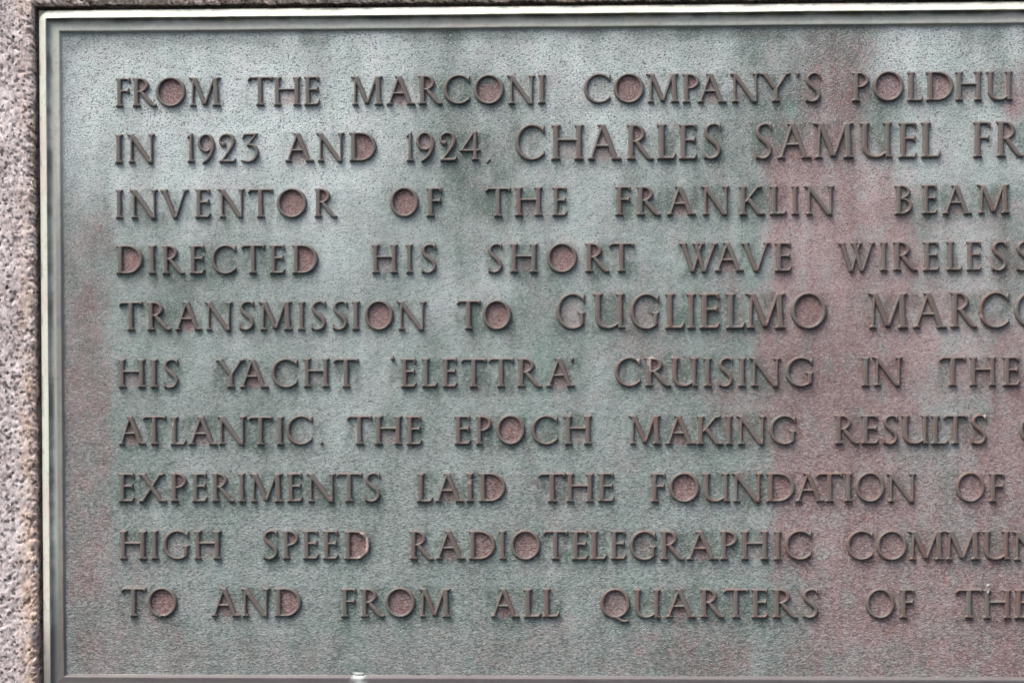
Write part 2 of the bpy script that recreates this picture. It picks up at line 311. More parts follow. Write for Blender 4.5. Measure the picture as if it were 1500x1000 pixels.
def bar(x0, y0, x1, y1, w0, w1=None):
    w1 = w0 if w1 is None else w1
    dx, dy = x1 - x0, y1 - y0; L = math.hypot(dx, dy); nx, ny = -dy / L, dx / L
    return [(x0 - nx * w0 / 2, y0 - ny * w0 / 2), (x1 - nx * w1 / 2, y1 - ny * w1 / 2), (x1 + nx * w1 / 2, y1 + ny * w1 / 2), (x0 + nx * w0 / 2, y0 + ny * w0 / 2)]

def diag(x0, y0, x1, y1, w):
    """a slanting stroke cut level at both ends; w measured across"""
    dx, dy = x1 - x0, y1 - y0; h = w * math.hypot(dx, dy) / abs(dy) / 2
    return [(x0 - h, y0), (x0 + h, y0), (x1 + h, y1), (x1 - h, y1)]

def ribbon(pts, ws):
    """a stroke along points with a width at each, smoothed by Catmull-Rom"""
    P = [np.array(q, float) for q in pts]; Q = []; W = []
    for i in range(len(P) - 1):
        p0 = P[max(i - 1, 0)]; p1 = P[i]; p2 = P[i + 1]; p3 = P[min(i + 2, len(P) - 1)]
        for t in np.linspace(0, 1, 6, endpoint=(i == len(P) - 2)):
            Q.append(0.5 * ((2 * p1) + (-p0 + p2) * t + (2 * p0 - 5 * p1 + 4 * p2 - p3) * t * t + (-p0 + 3 * p1 - 3 * p2 + p3) * t ** 3))
            W.append(ws[i] * (1 - t) + ws[i + 1] * t)
    Q = np.array(Q); T = np.gradient(Q, axis=0); T /= np.linalg.norm(T, axis=1)[:, None] + 1e-9
    N = np.stack([-T[:, 1], T[:, 0]], 1); W = np.array(W)[:, None] / 2
    return [tuple(v) for v in (Q + N * W)] + [tuple(v) for v in (Q - N * W)[::-1]]

def arc(cx, cy, rx, ry, a0, a1, wf, n=34):
    """ring segment: outer ellipse rx, ry; stroke width wf(angle) laid inwards"""
    out = []; inn = []
    for i in range(n + 1):
        a = math.radians(a0 + (a1 - a0) * i / n); w = wf(a)
        c, s = math.cos(a), math.sin(a)
        out.append((cx + rx * c, cy + ry * s)); inn.append((cx + (rx - w) * c, cy + (ry - w) * s))
    return out + inn[::-1]

TK, TN = 0.172, 0.088
def foot(x, w, l=0.06, r=0.06):
    return [(x - w / 2 - l, 0), (x + w / 2 + r, 0), (x + w / 2 + r, 0.035), (x + w / 2, 0.105), (x - w / 2, 0.105), (x - w / 2 - l, 0.035)]
def head(x, w, l=0.06, r=0.06):
    return [(a, 1 - b) for a, b in foot(x, w, l, r)][::-1]
def stem(x, w, l=0.06, r=0.06, tl=0.06, tr=0.06):
    S = [[(x - w / 2, 0), (x + w / 2, 0), (x + w / 2 * 0.98, 1), (x - w / 2 * 0.98, 1)]]
    if l or r: S.append(foot(x, w, l, r))
    if tl or tr: S.append(head(x, w, tl, tr))
    return S
def arms(xe, mid=None):
    S = [[(0.15, 0.915), (xe - 0.10, 0.915), (xe - 0.02, 0.80), (xe + 0.015, 0.815), (xe, 1.0), (0.15, 1.0)]]
    if mid: S.append([(0.15, 0.50), (mid - 0.09, 0.50), (mid - 0.02, 0.425), (mid, 0.43), (mid, 0.66), (mid - 0.02, 0.665), (mid - 0.09, 0.585), (0.15, 0.585)])
    return S
def low_arm(xe):
    return [[(0.15, 0), (xe - 0.05, 0), (xe + 0.01, 0.185), (xe - 0.03, 0.19), (xe - 0.12, 0.088), (0.15, 0.088)]]
ring = lambda th, tn: (lambda a: tn + (th - tn) * math.cos(a) ** 2)

def glyphs():
    G = {}
    G['I'] = (0.292, stem(0.146, TK))
    G['F'] = (0.53, stem(0.146, TK) + arms(0.53, 0.50))
    G['E'] = (0.575, stem(0.146, TK) + arms(0.545, 0.52) + low_arm(0.575))
    G['L'] = (0.57, stem(0.146, TK) + low_arm(0.57))
    G['H'] = (0.965, stem(0.146, TK) + stem(0.82, TK) + [[(0.15, 0.52), (0.82, 0.52), (0.82, 0.605), (0.15, 0.605)]])
    G['T'] = (0.89, [[(0.36, 0), (0.53, 0), (0.528, 1), (0.362, 1)], foot(0.445, TK),
                     [(0.0, 0.86), (0.03, 0.84), (0.15, 0.915), (0.775, 0.915), (0.835, 0.825), (0.87, 0.835), (0.885, 1.0), (0.07, 1.0)]])
    G['N'] = (0.98, [[(0.125, 0), (0.215, 0), (0.215, 0.98), (0.125, 0.98)], foot(0.17, 0.09, 0.07, 0.07), diag(0.135, 1.0, 0.84, -0.02, 0.155),
                     [(0.0, 1.0), (0.20, 1.0), (0.16, 0.86), (0.09, 0.93), (0.0, 0.965)],
                     [(0.835, -0.02), (0.905, -0.02), (0.915, 1.0), (0.825, 1.0)], head(0.87, 0.09, 0.075, 0.075)])
    G['M'] = (1.145, [diag(0.155, 0, 0.19, 0.98, 0.088), foot(0.155, 0.088, 0.065, 0.075), [(0.0, 1.0), (0.24, 1.0), (0.17, 0.85), (0.09, 0.93), (0.0, 0.965)],
                      diag(0.20, 1.0, 0.575, 0.045, 0.155), diag(0.585, 0.045, 0.91, 0.99, 0.095), diag(0.985, 0, 0.945, 1.0, TK), foot(0.985, TK, 0.07, 0.065), head(0.96, 0.13, 0.0, 0.10)])
    G['A'] = (1.06, [diag(0.145, 0, 0.475, 0.97, 0.088), diag(0.87, 0, 0.475, 1.0, 0.160), foot(0.145, 0.085, 0.07, 0.085), foot(0.885, 0.16, 0.07, 0.08),
                     [(0.33, 1.0), (0.50, 1.0), (0.47, 0.86), (0.40, 0.93), (0.325, 0.965)], [(0.25, 0.355), (0.72, 0.355), (0.70, 0.435), (0.28, 0.435)]])
    G['R'] = (0.85, stem(0.146, TK, tr=0) + [arc(0.23, 0.735, 0.355, 0.265, 90, -90, ring(0.14, 0.082)), [(0.15, 0.918), (0.24, 0.918), (0.24, 1.0), (0.15, 1.0)],
                     [(0.15, 0.47), (0.25, 0.47), (0.25, 0.552), (0.15, 0.552)],
                     ribbon([(0.29, 0.53), (0.42, 0.37), (0.58, 0.18), (0.70, 0.055), (0.84, 0.03)], [0.10, 0.150, 0.160, 0.135, 0.06])])
    G['P'] = (0.625, stem(0.146, TK, tr=0) + [arc(0.23, 0.725, 0.39, 0.275, 90, -100, ring(0.14, 0.082)), [(0.15, 0.918), (0.24, 0.918), (0.24, 1.0), (0.15, 1.0)],
                     [(0.15, 0.455), (0.24, 0.45), (0.24, 0.53), (0.15, 0.535)]])
    G['B'] = (0.65, stem(0.146, TK, r=0, tr=0) + [arc(0.22, 0.765, 0.35, 0.235, 90, -90, ring(0.125, 0.075)), arc(0.22, 0.285, 0.425, 0.285, 90, -90, ring(0.14, 0.08)),
                     [(0.15, 0.925), (0.23, 0.925), (0.23, 1.0), (0.15, 1.0)], [(0.15, 0.50), (0.23, 0.50), (0.23, 0.59), (0.15, 0.59)], [(0.15, 0), (0.23, 0), (0.23, 0.08), (0.15, 0.08)]])
    G['D'] = (0.95, stem(0.155, TK, r=0, tr=0, l=0.07, tl=0.07) + [arc(0.40, 0.50, 0.55, 0.50, 90, -90, ring(0.142, 0.082)), [(0.15, 0.918), (0.41, 0.918), (0.41, 1.0), (0.15, 1.0)],
                     [(0.15, 0), (0.41, 0), (0.41, 0.082), (0.15, 0.082)]])
    G['O'] = (1.05, [('ring', 0.525, 0.50, 0.525, 0.52, 0.135, 0.090)])
    G['Q'] = (1.07, [('ring', 0.515, 0.50, 0.515, 0.52, 0.135, 0.090), ribbon([(0.50, 0.05), (0.62, -0.03), (0.78, -0.12), (0.98, -0.105)], [0.10, 0.12, 0.11, 0.05])])
    cw = lambda a: 0.085 + 0.055 * max(0.0, -math.cos(a)) ** 1.3 + 0.004
    G['C'] = (0.92, [arc(0.525, 0.50, 0.525, 0.52, 42, 322, cw, 46), [(0.885, 0.99), (0.92, 0.97), (0.925, 0.72), (0.885, 0.73), (0.82, 0.84)], [(0.85, 0.10), (0.915, 0.11), (0.925, 0.30), (0.885, 0.29)]])
    G['G'] = (0.96, [arc(0.515, 0.50, 0.515, 0.52, 44, 318, cw, 46), [(0.865, 0.99), (0.90, 0.97), (0.905, 0.72), (0.865, 0.73), (0.80, 0.84)],
                     [(0.735, 0.12), (0.875, 0.12), (0.875, 0.44), (0.735, 0.44)], [(0.64, 0.465), (0.96, 0.465), (0.96, 0.495), (0.64, 0.495)], [(0.66, 0.485), (0.94, 0.485), (0.875, 0.40), (0.735, 0.40)]])
    G['S'] = (0.59, [ribbon([(0.545, 0.86), (0.46, 0.945), (0.32, 0.968), (0.17, 0.91), (0.105, 0.77), (0.16, 0.63), (0.31, 0.51), (0.45, 0.38), (0.505, 0.24), (0.44, 0.09), (0.28, 0.022), (0.13, 0.05), (0.045, 0.14)],
                            [0.05, 0.07, 0.082, 0.11, 0.135, 0.150, 0.158, 0.150, 0.135, 0.11, 0.088, 0.075, 0.05]),
                     [(0.50, 0.99), (0.555, 0.99), (0.565, 0.77), (0.535, 0.77), (0.48, 0.88)], [(0.03, -0.005), (0.09, 0.0), (0.10, 0.11), (0.045, 0.235), (0.015, 0.235)]])
    G['U'] = (0.955, [[(0.07, 0.30), (0.235, 0.30), (0.235, 1.0), (0.07, 1.0)], head(0.15, TK), [(0.74, 0), (0.885, 0), (0.885, 1), (0.735, 1)], head(0.81, 0.15), foot(0.83, 0.11, 0.0, 0.075),
                      ribbon([(0.152, 0.38), (0.165, 0.24), (0.25, 0.10), (0.42, 0.035), (0.60, 0.055), (0.76, 0.155)], [0.165, 0.165, 0.14, 0.10, 0.088, 0.075])])
    G['V'] = (1.03, [diag(0.135, 1, 0.53, -0.02, 0.160), diag(0.895, 1, 0.545, -0.02, 0.088), head(0.135, 0.16, 0.06, 0.07), head(0.895, 0.09, 0.08, 0.075)])
    G['W'] = (1.34, [diag(0.125, 1, 0.46, -0.02, 0.150), diag(0.77, 1, 0.475, -0.02, 0.085), diag(0.56, 1, 0.85, -0.02, 0.150), diag(1.215, 1, 0.865, -0.02, 0.085),
                     head(0.12, 0.15, 0.06, 0.06), head(0.56, 0.15, 0.05, 0.04), head(0.775, 0.085, 0.04, 0.06), head(1.215, 0.085, 0.075, 0.07)])
    G['X'] = (1.0, [diag(0.15, 1, 0.83, 0, 0.158), diag(0.80, 1, 0.14, 0, 0.088), head(0.15, 0.16, 0.06, 0.06), head(0.80, 0.09, 0.07, 0.08), foot(0.84, 0.16, 0.06, 0.08), foot(0.135, 0.09, 0.08, 0.07)])
    G['Y'] = (1.08, [diag(0.13, 1, 0.52, 0.44, 0.150), diag(0.93, 1, 0.575, 0.44, 0.088), [(0.46, 0), (0.63, 0), (0.63, 0.48), (0.46, 0.48)], foot(0.545, TK), head(0.13, 0.16, 0.06, 0.06), head(0.93, 0.09, 0.07, 0.08)])
    G['K'] = (0.90, stem(0.146, TK) + [diag(0.70, 1, 0.22, 0.42, 0.085), diag(0.33, 0.56, 0.76, 0, 0.158), head(0.70, 0.09, 0.07, 0.09), foot(0.78, 0.16, 0.05, 0.075)])
    G['1'] = (0.30, [[(0.08, 0), (0.23, 0), (0.23, 1.02), (0.12, 0.985)], foot(0.155, 0.15, 0.065, 0.065), [(0.0, 0.86), (0.02, 0.84), (0.10, 0.87), (0.20, 1.02), (0.14, 0.99)]])
    G['9'] = (0.64, [('ring', 0.31, 0.675, 0.31, 0.325, 0.125, 0.085), ribbon([(0.575, 0.70), (0.57, 0.52), (0.50, 0.31), (0.37, 0.12), (0.22, 0.01), (0.17, -0.01)], [0.12, 0.145, 0.14, 0.12, 0.09, 0.05])])
    G['2'] = (0.645, [ribbon([(0.20, 0.61), (0.09, 0.66), (0.06, 0.78), (0.13, 0.91), (0.29, 0.97), (0.47, 0.91), (0.54, 0.76), (0.50, 0.58), (0.36, 0.36), (0.20, 0.15), (0.07, 0.03)],
                             [0.13, 0.12, 0.085, 0.085, 0.09, 0.125, 0.145, 0.14, 0.115, 0.09, 0.09]),
                      [(0.0, 0), (0.60, 0), (0.645, 0.17), (0.605, 0.18), (0.55, 0.105), (0.08, 0.105)], ('disc', 0.185, 0.625, 0.085)])
    G['3'] = (0.68, [[(0.08, 0.90), (0.12, 1.0), (0.66, 1.0), (0.60, 0.915)], [(0.055, 0.80), (0.095, 0.80), (0.20, 0.915), (0.12, 1.0)], diag(0.60, 1.0, 0.27, 0.57, 0.085),
                     ribbon([(0.22, 0.575), (0.40, 0.585), (0.55, 0.49), (0.60, 0.32), (0.52, 0.13), (0.35, 0.025), (0.17, 0.03), (0.0, 0.07)], [0.07, 0.10, 0.13, 0.15, 0.13, 0.10, 0.085, 0.05])])
    G['4'] = (0.75, [[(0.48, 0), (0.635, 0), (0.635, 1.02), (0.50, 0.98)], foot(0.56, 0.155, 0.055, 0.055), [(0.0, 0.30), (0.72, 0.30), (0.75, 0.345), (0.72, 0.385), (0.0, 0.385)],
                     diag(0.55, 1.0, 0.05, 0.32, 0.085), [(0.70, 0.30), (0.745, 0.25), (0.755, 0.41), (0.70, 0.385)]])
    G["'"] = (0.15, [[(0.0, 1.0), (0.13, 1.02), (0.15, 0.97), (0.085, 0.83), (0.05, 0.84), (0.04, 0.93)]])
    G['`'] = (0.16, [[(0.02, 0.93), (0.0, 0.98), (0.03, 1.06), (0.12, 1.14), (0.13, 1.12), (0.10, 1.05), (0.15, 0.99), (0.12, 0.92)]])
    G['.'] = (0.13, [('disc', 0.065, 0.055, 0.062)])
    G[','] = (0.17, [ribbon([(0.13, 0.08), (0.12, 0.02), (0.03, -0.09)], [0.11, 0.11, 0.04])])
    return G
GLYPH = glyphs()
CELL = 1 / 54.0
GNAME = {"'": 'apostrophe', '`': 'quotation_mark', '.': 'full_stop', ',': 'comma'}

def glyph_field(ch, sx):
    w, shapes = GLYPH[ch]; pad = 0.10
    xs = np.arange(-pad, w * sx + pad + CELL, CELL); ys = np.arange(-0.24 if ch in 'Q,' else -pad, 1.27 if ch == '`' else 1 + pad + CELL, CELL)
    X, Y = np.meshgrid(xs, ys, indexing='ij')
    d = np.full(X.shape, 9.0); k = 0.012
    for s in shapes:
        if s[0] == 'ring':
            _, cx, cy, rx, ry, wx, wy = s
            cx *= sx; rx *= sx
            px, py = X - cx, Y - cy; rr = np.hypot(px / rx, py / ry)
            gout = (rr - 1) * rr / (np.hypot(px / rx ** 2, py / ry ** 2) + 1e-6)
            a, b = rx - wx, ry - wy; r2 = np.hypot(px / a, py / b)
            gin = (r2 - 1) * r2 / (np.hypot(px / a ** 2, py / b ** 2) + 1e-6)
            e = np.maximum(gout, -gin)
        elif s[0] == 'disc':
            e = np.hypot(X - s[1] * sx, Y - s[2]) - s[3]
        else:
            # strokes keep their weight when a letter is set wider or tighter
            e = sd_poly([(px * sx, py) for px, py in s], X, Y)
        h = np.clip(0.5 + 0.5 * (e - d) / k, 0, 1)
        d = e * (1 - h) + d * h - k * h * (1 - h)
    # soften the corners the way a casting does
    for _ in range(1):
        q = d.copy()
        q[1:-1, 1:-1] = (8 * d[1:-1, 1:-1] + 2 * (d[:-2, 1:-1] + d[2:, 1:-1] + d[1:-1, :-2] + d[1:-1, 2:]) + d[:-2, :-2] + d[2:, 2:] + d[:-2, 2:] + d[2:, :-2]) / 20
        d = q
    return xs, ys, d

def glyph_mesh(name, ch, sx, cap, seed=0, scar=None, notch=None):
    xs, ys, d = glyph_field(ch, sx)
    X, Y = np.meshgrid(xs, ys, indexing='ij')
    d = d + (fbm(X * 9 + seed * 3.1, Y * 9 + seed, seed, 3) - 0.5) * 0.015 + 0.006
    if notch:
        for nx, ny, nr in notch: d = np.maximum(d, nr - np.hypot(X - nx * sx, Y - ny) + (vnoise(X * 30, Y * 30, 5) - 0.5) * 0.03)
    gx, gy = np.gradient(d, CELL)
    nx_, ny_ = len(xs), len(ys)
    ins = d < 0
    co = []; faces = []; vid = {}; grad = []
    bev = 0.034; H = RELIEF / cap
    def top(dd, x, y):
        t = min(max(-dd / bev, 0), 1)
        return H - 0.030 * (1 - math.sin(t * math.pi / 2)) + 0.05 * min(-dd, 0.085) - 0.003
    def gv(i, j):
        key = (0, i, j)
        if key not in vid:
            vid[key] = len(co); co.append((xs[i], top(d[i, j], 0, 0), ys[j])); grad.append(None)
        return vid[key]
    def ev(i0, j0, i1, j1):
        key = (1, min((i0, j0), (i1, j1)), max((i0, j0), (i1, j1)))
        if key not in vid:
            a, b = d[i0, j0], d[i1, j1]; t = a / (a - b); t = min(max(t, 0.04), 0.96)
            g = np.array([gx[i0, j0] * (1 - t) + gx[i1, j1] * t, gy[i0, j0] * (1 - t) + gy[i1, j1] * t]); g /= (np.linalg.norm(g) + 1e-9)
            vid[key] = len(co); co.append((xs[i0] * (1 - t) + xs[i1] * t, top(0, 0, 0), ys[j0] * (1 - t) + ys[j1] * t)); grad.append(g)
        return vid[key]
    rim = []
    any_in = ins[:-1, :-1] | ins[1:, :-1] | ins[:-1, 1:] | ins[1:, 1:]
    for i, j in zip(*np.nonzero(any_in)):
        cs = [(i, j), (i + 1, j), (i + 1, j + 1), (i, j + 1)]
        f = []; kinds = []
        for a in range(4):
            c, e = cs[a], cs[(a + 1) % 4]
            if ins[c]: f.append(gv(*c)); kinds.append(0)
            if ins[c] != ins[e]: f.append(ev(*c, *e)); kinds.append(1 if ins[c] else 2)
        if len(f) < 3: continue
        faces.append(tuple(f))
        for a in range(len(f)):
            if kinds[a] == 1 and kinds[(a + 1) % len(f)] == 2: rim.append((f[a], f[(a + 1) % len(f)]))
    # walls: two rings down from the rim, leaning outwards, sunk a little into the panel
    ring1 = {}; ring2 = {}
    for v in {v for e in rim for v in e}:
        x, y, z = co[v]; g = grad[v]
        ring1[v] = len(co); co.append((x + g[0] * 0.005, H * 0.52, z + g[1] * 0.005))
        ring2[v] = len(co); co.append((x + g[0] * 0.014, -H * 0.16, z + g[1] * 0.014))
    for a, b in rim:
        faces.append((b, a, ring1[a], ring1[b])); faces.append((ring1[b], ring1[a], ring2[a], ring2[b]))
    co = np.array(co) * cap
    me = mesh_from(name, co, faces)
    if scar:
        at = me.attributes.new('scar', 'FLOAT', 'POINT')
        u = co[:, 0] / cap; v = co[:, 2] / cap; val = np.zeros(len(co))
        for cx, cy, rx, ry, st in scar:
            r = np.hypot((u - cx * sx) / rx, (v - cy) / ry) + (vnoise(u * 22, v * 22, 3) - 0.5) * 0.7
            val = np.maximum(val, st * (1 - sstep(0.8, 1.1, r)))
        at.data.foreach_set('value', val)
    return me

# ------------------------------------------------------------------ the setting: a granite face with a sunk recess for the plaque
def offset_rect(d, seg, r=0.0):
    """closed loop of points on the plaque's outer rectangle pushed outwards by d; same count for every d"""
    x0, x1, z0, z1 = OUT_L - d, OUT_R + d, OUT_B - d, OUT_T + d
    pts = []
    for (ax, az, bx, bz, ts) in ((x0, z0, x0, z1, seg[0]), (x0, z1, x1, z1, seg[1]), (x1, z1, x1, z0, seg[2]), (x1, z0, x0, z0, seg[3])):
        pts += [(ax + (bx - ax) * t, az + (bz - az) * t) for t in ts[:-1]]
    return np.array(pts)

RIM_W = 20.6
OUT_L, OUT_R, OUT_T, OUT_B = IN_L - RIM_W, IN_R + RIM_W, IN_T + RIM_W - 1.0, IN_B - RIM_W

def granite():
    left = np.linspace(0, 1, 640)
    top = np.concatenate([np.linspace(0, 0.73, 950), np.linspace(0.73, 1, 60)[1:]])
    seg = (left, top, np.linspace(0, 1, 110), np.linspace(0, 1, 220))
    # rows: (outward offset, depth out of the panel plane)
    rows = [(-60, -14.0), (-6, -14.0), (3.4, -14.0), (3.5, -11), (3.5, -7), (3.4, -3.5), (3.5, -0.5), (3.6, 2.2), (4.0, 4.0), (4.7, 5.0), (5.6, 5.5), (6.6, 5.8)]
    dd = 7.6
    while dd < 44: rows.append((dd, 6.0)); dd += 1.0
    while dd < 330: rows.append((dd, 6.0)); dd *= 1.14
    grid = []; edge = []
    for d, h in rows:
        P = offset_rect(d, seg)
        x, z = P[:, 0], P[:, 1]
        lip = math.exp(-((d - 4.6) / 3.2) ** 2) if d > 3.3 else 0.0
        chip = (fbm(x / 3.2 + h * 0.12, z / 3.2 - h * 0.12, 11, 4, 0.6) - 0.42) * 5.2 + (fbm(x / 26, z / 26, 12, 2) - 0.5) * 3.0
        coarse = (fbm(x / 7, z / 7, 21, 4, 0.62) - 0.5) * 1.5 + (fbm(x / 60, z / 60, 22, 3) - 0.5) * 3.0
        pit = np.clip(vnoise(x / 3.4, z / 3.4, 31) - 0.74, 0, 1) * -7.0
        far = 1.0 - 0.85 * float(sstep(38, 75, np.array(d)))       # beyond the fine rows the bump map takes over
        hh = h + (coarse + pit) * far * (1.0 if d > 4.2 else 0.0)
        hh = hh - np.clip(chip, 0, 4) * lip * 1.5
        # outward direction of every point, so the broken edge bites back into the stone
        P0 = offset_rect(max(d - 1, -61), seg)
        n = P - P0; n /= np.linalg.norm(n, axis=1)[:, None] + 1e-9
        bite = np.clip(chip, -1.2, 3.2) * (0.95 if (3.0 < d < 9 and h > -6) else 0.0) * (1.0 if d < 6 else 0.45)
        grid.append(np.stack([x + n[:, 0] * bite, hh, z + n[:, 1] * bite], 1))
        edge.append(np.full(len(x), 1.0 - float(sstep(9.0, 25.0, np.array(d))) if d > 2 else 0.0))
    n = len(grid[0]); co = np.concatenate(grid); faces = []
    for r in range(len(rows) - 1):
        for i in range(n):
            j = (i + 1) % n
            faces.append((r * n + j, r * n + i, (r + 1) * n + i, (r + 1) * n + j))
    me = mesh_from('granite', co, faces)
    # orange-brown run-off stain follows the joint, stronger low down
    at = me.attributes.new('edge', 'FLOAT', 'POINT')
    e = np.concatenate(edge) * (0.35 + 0.65 * sstep(60, -480, co[:, 2]))
    e = np.maximum(e, np.concatenate(edge) * 0.5 * (co[:, 2] > OUT_T - 5))
    at.data.foreach_set('value', e)
    return me
granite_ob = link('granite_wall', granite(), M_GRANITE, loc=ORIGIN)
granite_ob['label'] = 'pinkish grey speckled granite block framing the plaque, rough broken edge along the dark joint'
granite_ob['category'] = 'stone wall'

# ------------------------------------------------------------------ the plaque
plaque = bpy.data.objects.new('bronze_plaque', None)
C.objects.link(plaque)
plaque.location = ORIGIN
plaque.empty_display_size = 0.1
plaque['label'] = 'weathered green and reddish bronze plaque with raised capital letters, set in the granite'
plaque['category'] = 'plaque'

def boxes(L, x, z):
    wx = (fbm(x / 22, z / 40, 41, 4) - 0.5) * 26; wz = (fbm(x / 30, z / 30, 47, 3) - 0.5) * 30
    f = np.zeros_like(x); neg = np.zeros_like(x)
    for x0, x1, z0, z1, s, st in L:
        m = sstep(x0 - s, x0 + s, x + wx * min(1, s / 12)) * (1 - sstep(x1 - s, x1 + s, x + wx * min(1, s / 12)))
        m = m * sstep(z0 - s * 1.6, z0 + s, z + wz) * (1 - sstep(z1 - s, z1 + s * 1.6, z + wz))
        if st >= 0: f = f + st * m * (1 - 0.55 * np.clip(f, 0, 1))
        else: neg = neg + st * m
    return np.clip(f, 0, 1.2) + neg

def panel():
    xs = np.concatenate([np.arange(IN_L - 4, 850, 1.15), np.arange(852, IN_R + 4, 7.0), [IN_R + 4]])
    zs = np.linspace(IN_B - 4, IN_T + 4, 500)
    X, Z = np.meshgrid(xs, zs, indexing='ij')
    h = (fbm(X / 38, Z / 38, 61, 3) - 0.5) * 0.9 + (fbm(X / 7, Z / 5, 63, 3) - 0.5) * 0.35
    co = np.stack([X.ravel(), h.ravel(), Z.ravel()], 1)
    nx, nz = len(xs), len(zs)
    I = (np.arange(nx - 1)[:, None] * nz + np.arange(nz - 1)[None, :]).ravel()
    F = np.stack([I, I + nz, I + nz + 1, I + 1], 1)
    me = mesh_from('panel', co, F.tolist())
    red = boxes(RED, X, Z)
    streak = fbm(X / 9, Z / 110, 71, 4)                       # rain runs down the plate
    cloud = fbm(X / 45, Z / 45, 73, 5)
    blot = fbm(X / 13, Z / 17, 77, 4, 0.6)
    red = np.clip(red, 0, 1) * np.where(X < 60, 0.62, 0.92) * (0.42 + 0.55 * streak + 0.40 * sstep(0.30, 0.66, blot)) + 0.26 * sstep(0.52, 0.74, fbm(X / 10, Z / 14, 79, 4, 0.6)) * (X > 360) * 0.8 + 0.15 * (cloud - 0.5)
    up = 0.45 + 0.55 * sstep(-330, -60, Z)
    bloom = 0.245 + boxes(BLOOM, X, Z) * 0.64 * up + 0.50 * up * (cloud - 0.5) + 0.50 * up * (fbm(X / 13, Z / 60, 75, 4) - 0.5)
    verd = np.clip(boxes(VERD, X, Z), 0, 1)
    # bloom lowered raggedly round and below every letter: grime with painted shade
    grime_shade = np.zeros_like(X)
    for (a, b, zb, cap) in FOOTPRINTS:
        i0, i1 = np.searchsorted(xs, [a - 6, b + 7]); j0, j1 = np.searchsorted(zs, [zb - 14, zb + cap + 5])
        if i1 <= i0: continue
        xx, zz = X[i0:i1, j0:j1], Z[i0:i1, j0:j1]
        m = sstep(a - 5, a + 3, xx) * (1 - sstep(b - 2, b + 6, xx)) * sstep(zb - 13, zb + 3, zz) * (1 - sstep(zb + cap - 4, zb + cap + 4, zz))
        grime_shade[i0:i1, j0:j1] = np.maximum(grime_shade[i0:i1, j0:j1], m)
    bloom = bloom - 0.24 * grime_shade * (0.25 + 1.2 * sstep(0.36, 0.66, fbm(X / 8, Z / 15, 95, 4, 0.6)))
    rusty = np.zeros_like(X)
    # the ground inside the closed letters stayed red and bare
    for (ch, x0, x1, zb, cap, st) in COUNTERS:
        w = x1 - x0
        if ch in 'OQC9': cx, cz, rx, rz = 0.5, 0.5, 0.40, 0.44
        elif ch == 'G': cx, cz, rx, rz = 0.50, 0.45, 0.38, 0.38
        elif ch == 'D': cx, cz, rx, rz = 0.50, 0.5, 0.36, 0.45
        elif ch in 'RP': cx, cz, rx, rz = (0.40 if ch == 'R' else 0.52), 0.73, (0.20 if ch == 'R' else 0.28), 0.21
        elif ch == 'A': cx, cz, rx, rz = 0.48, 0.35, 0.26, 0.40
        elif ch == 'H': cx, cz, rx, rz = 0.50, 0.27, 0.30, 0.26
        elif ch == '2': cx, cz, rx, rz = 0.45, 0.70, 0.36, 0.26
        elif ch == 'N': cx, cz, rx, rz = 0.30, 0.30, 0.17, 0.28
        else: continue
        if ch == '9': cz, rz, rx = 0.68, 0.27, 0.40
        i0, i1 = np.searchsorted(xs, [x0 - 2, x1 + 2]); j0, j1 = np.searchsorted(zs, [zb - 2, zb + cap + 2])
        if i1 <= i0: continue
        xx, zz = X[i0:i1, j0:j1], Z[i0:i1, j0:j1]
        r = np.hypot((xx - x0 - cx * w) / (rx * w), (zz - zb - cz * cap) / (rz * cap))
        soft = 0.08 if ch in 'ODQRP9' else 0.45
        m = (1 - sstep(1 - soft, 1 + soft, r)) * st
        red[i0:i1, j0:j1] = np.maximum(red[i0:i1, j0:j1], m * 1.15)
        if ch in 'ODQRPA': rusty[i0:i1, j0:j1] = np.maximum(rusty[i0:i1, j0:j1], m * (0.95 if x1 < 690 else 0.45))
        bloom[i0:i1, j0:j1] = bloom[i0:i1, j0:j1] * (1 - 0.75 * m) + 0.75 * m * 0.42
    col = np.zeros((len(co), 4)); col[:, 3] = rusty.ravel()
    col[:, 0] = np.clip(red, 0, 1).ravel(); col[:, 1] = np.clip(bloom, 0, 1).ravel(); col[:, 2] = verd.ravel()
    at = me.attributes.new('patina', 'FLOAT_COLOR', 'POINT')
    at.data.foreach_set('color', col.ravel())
    return me

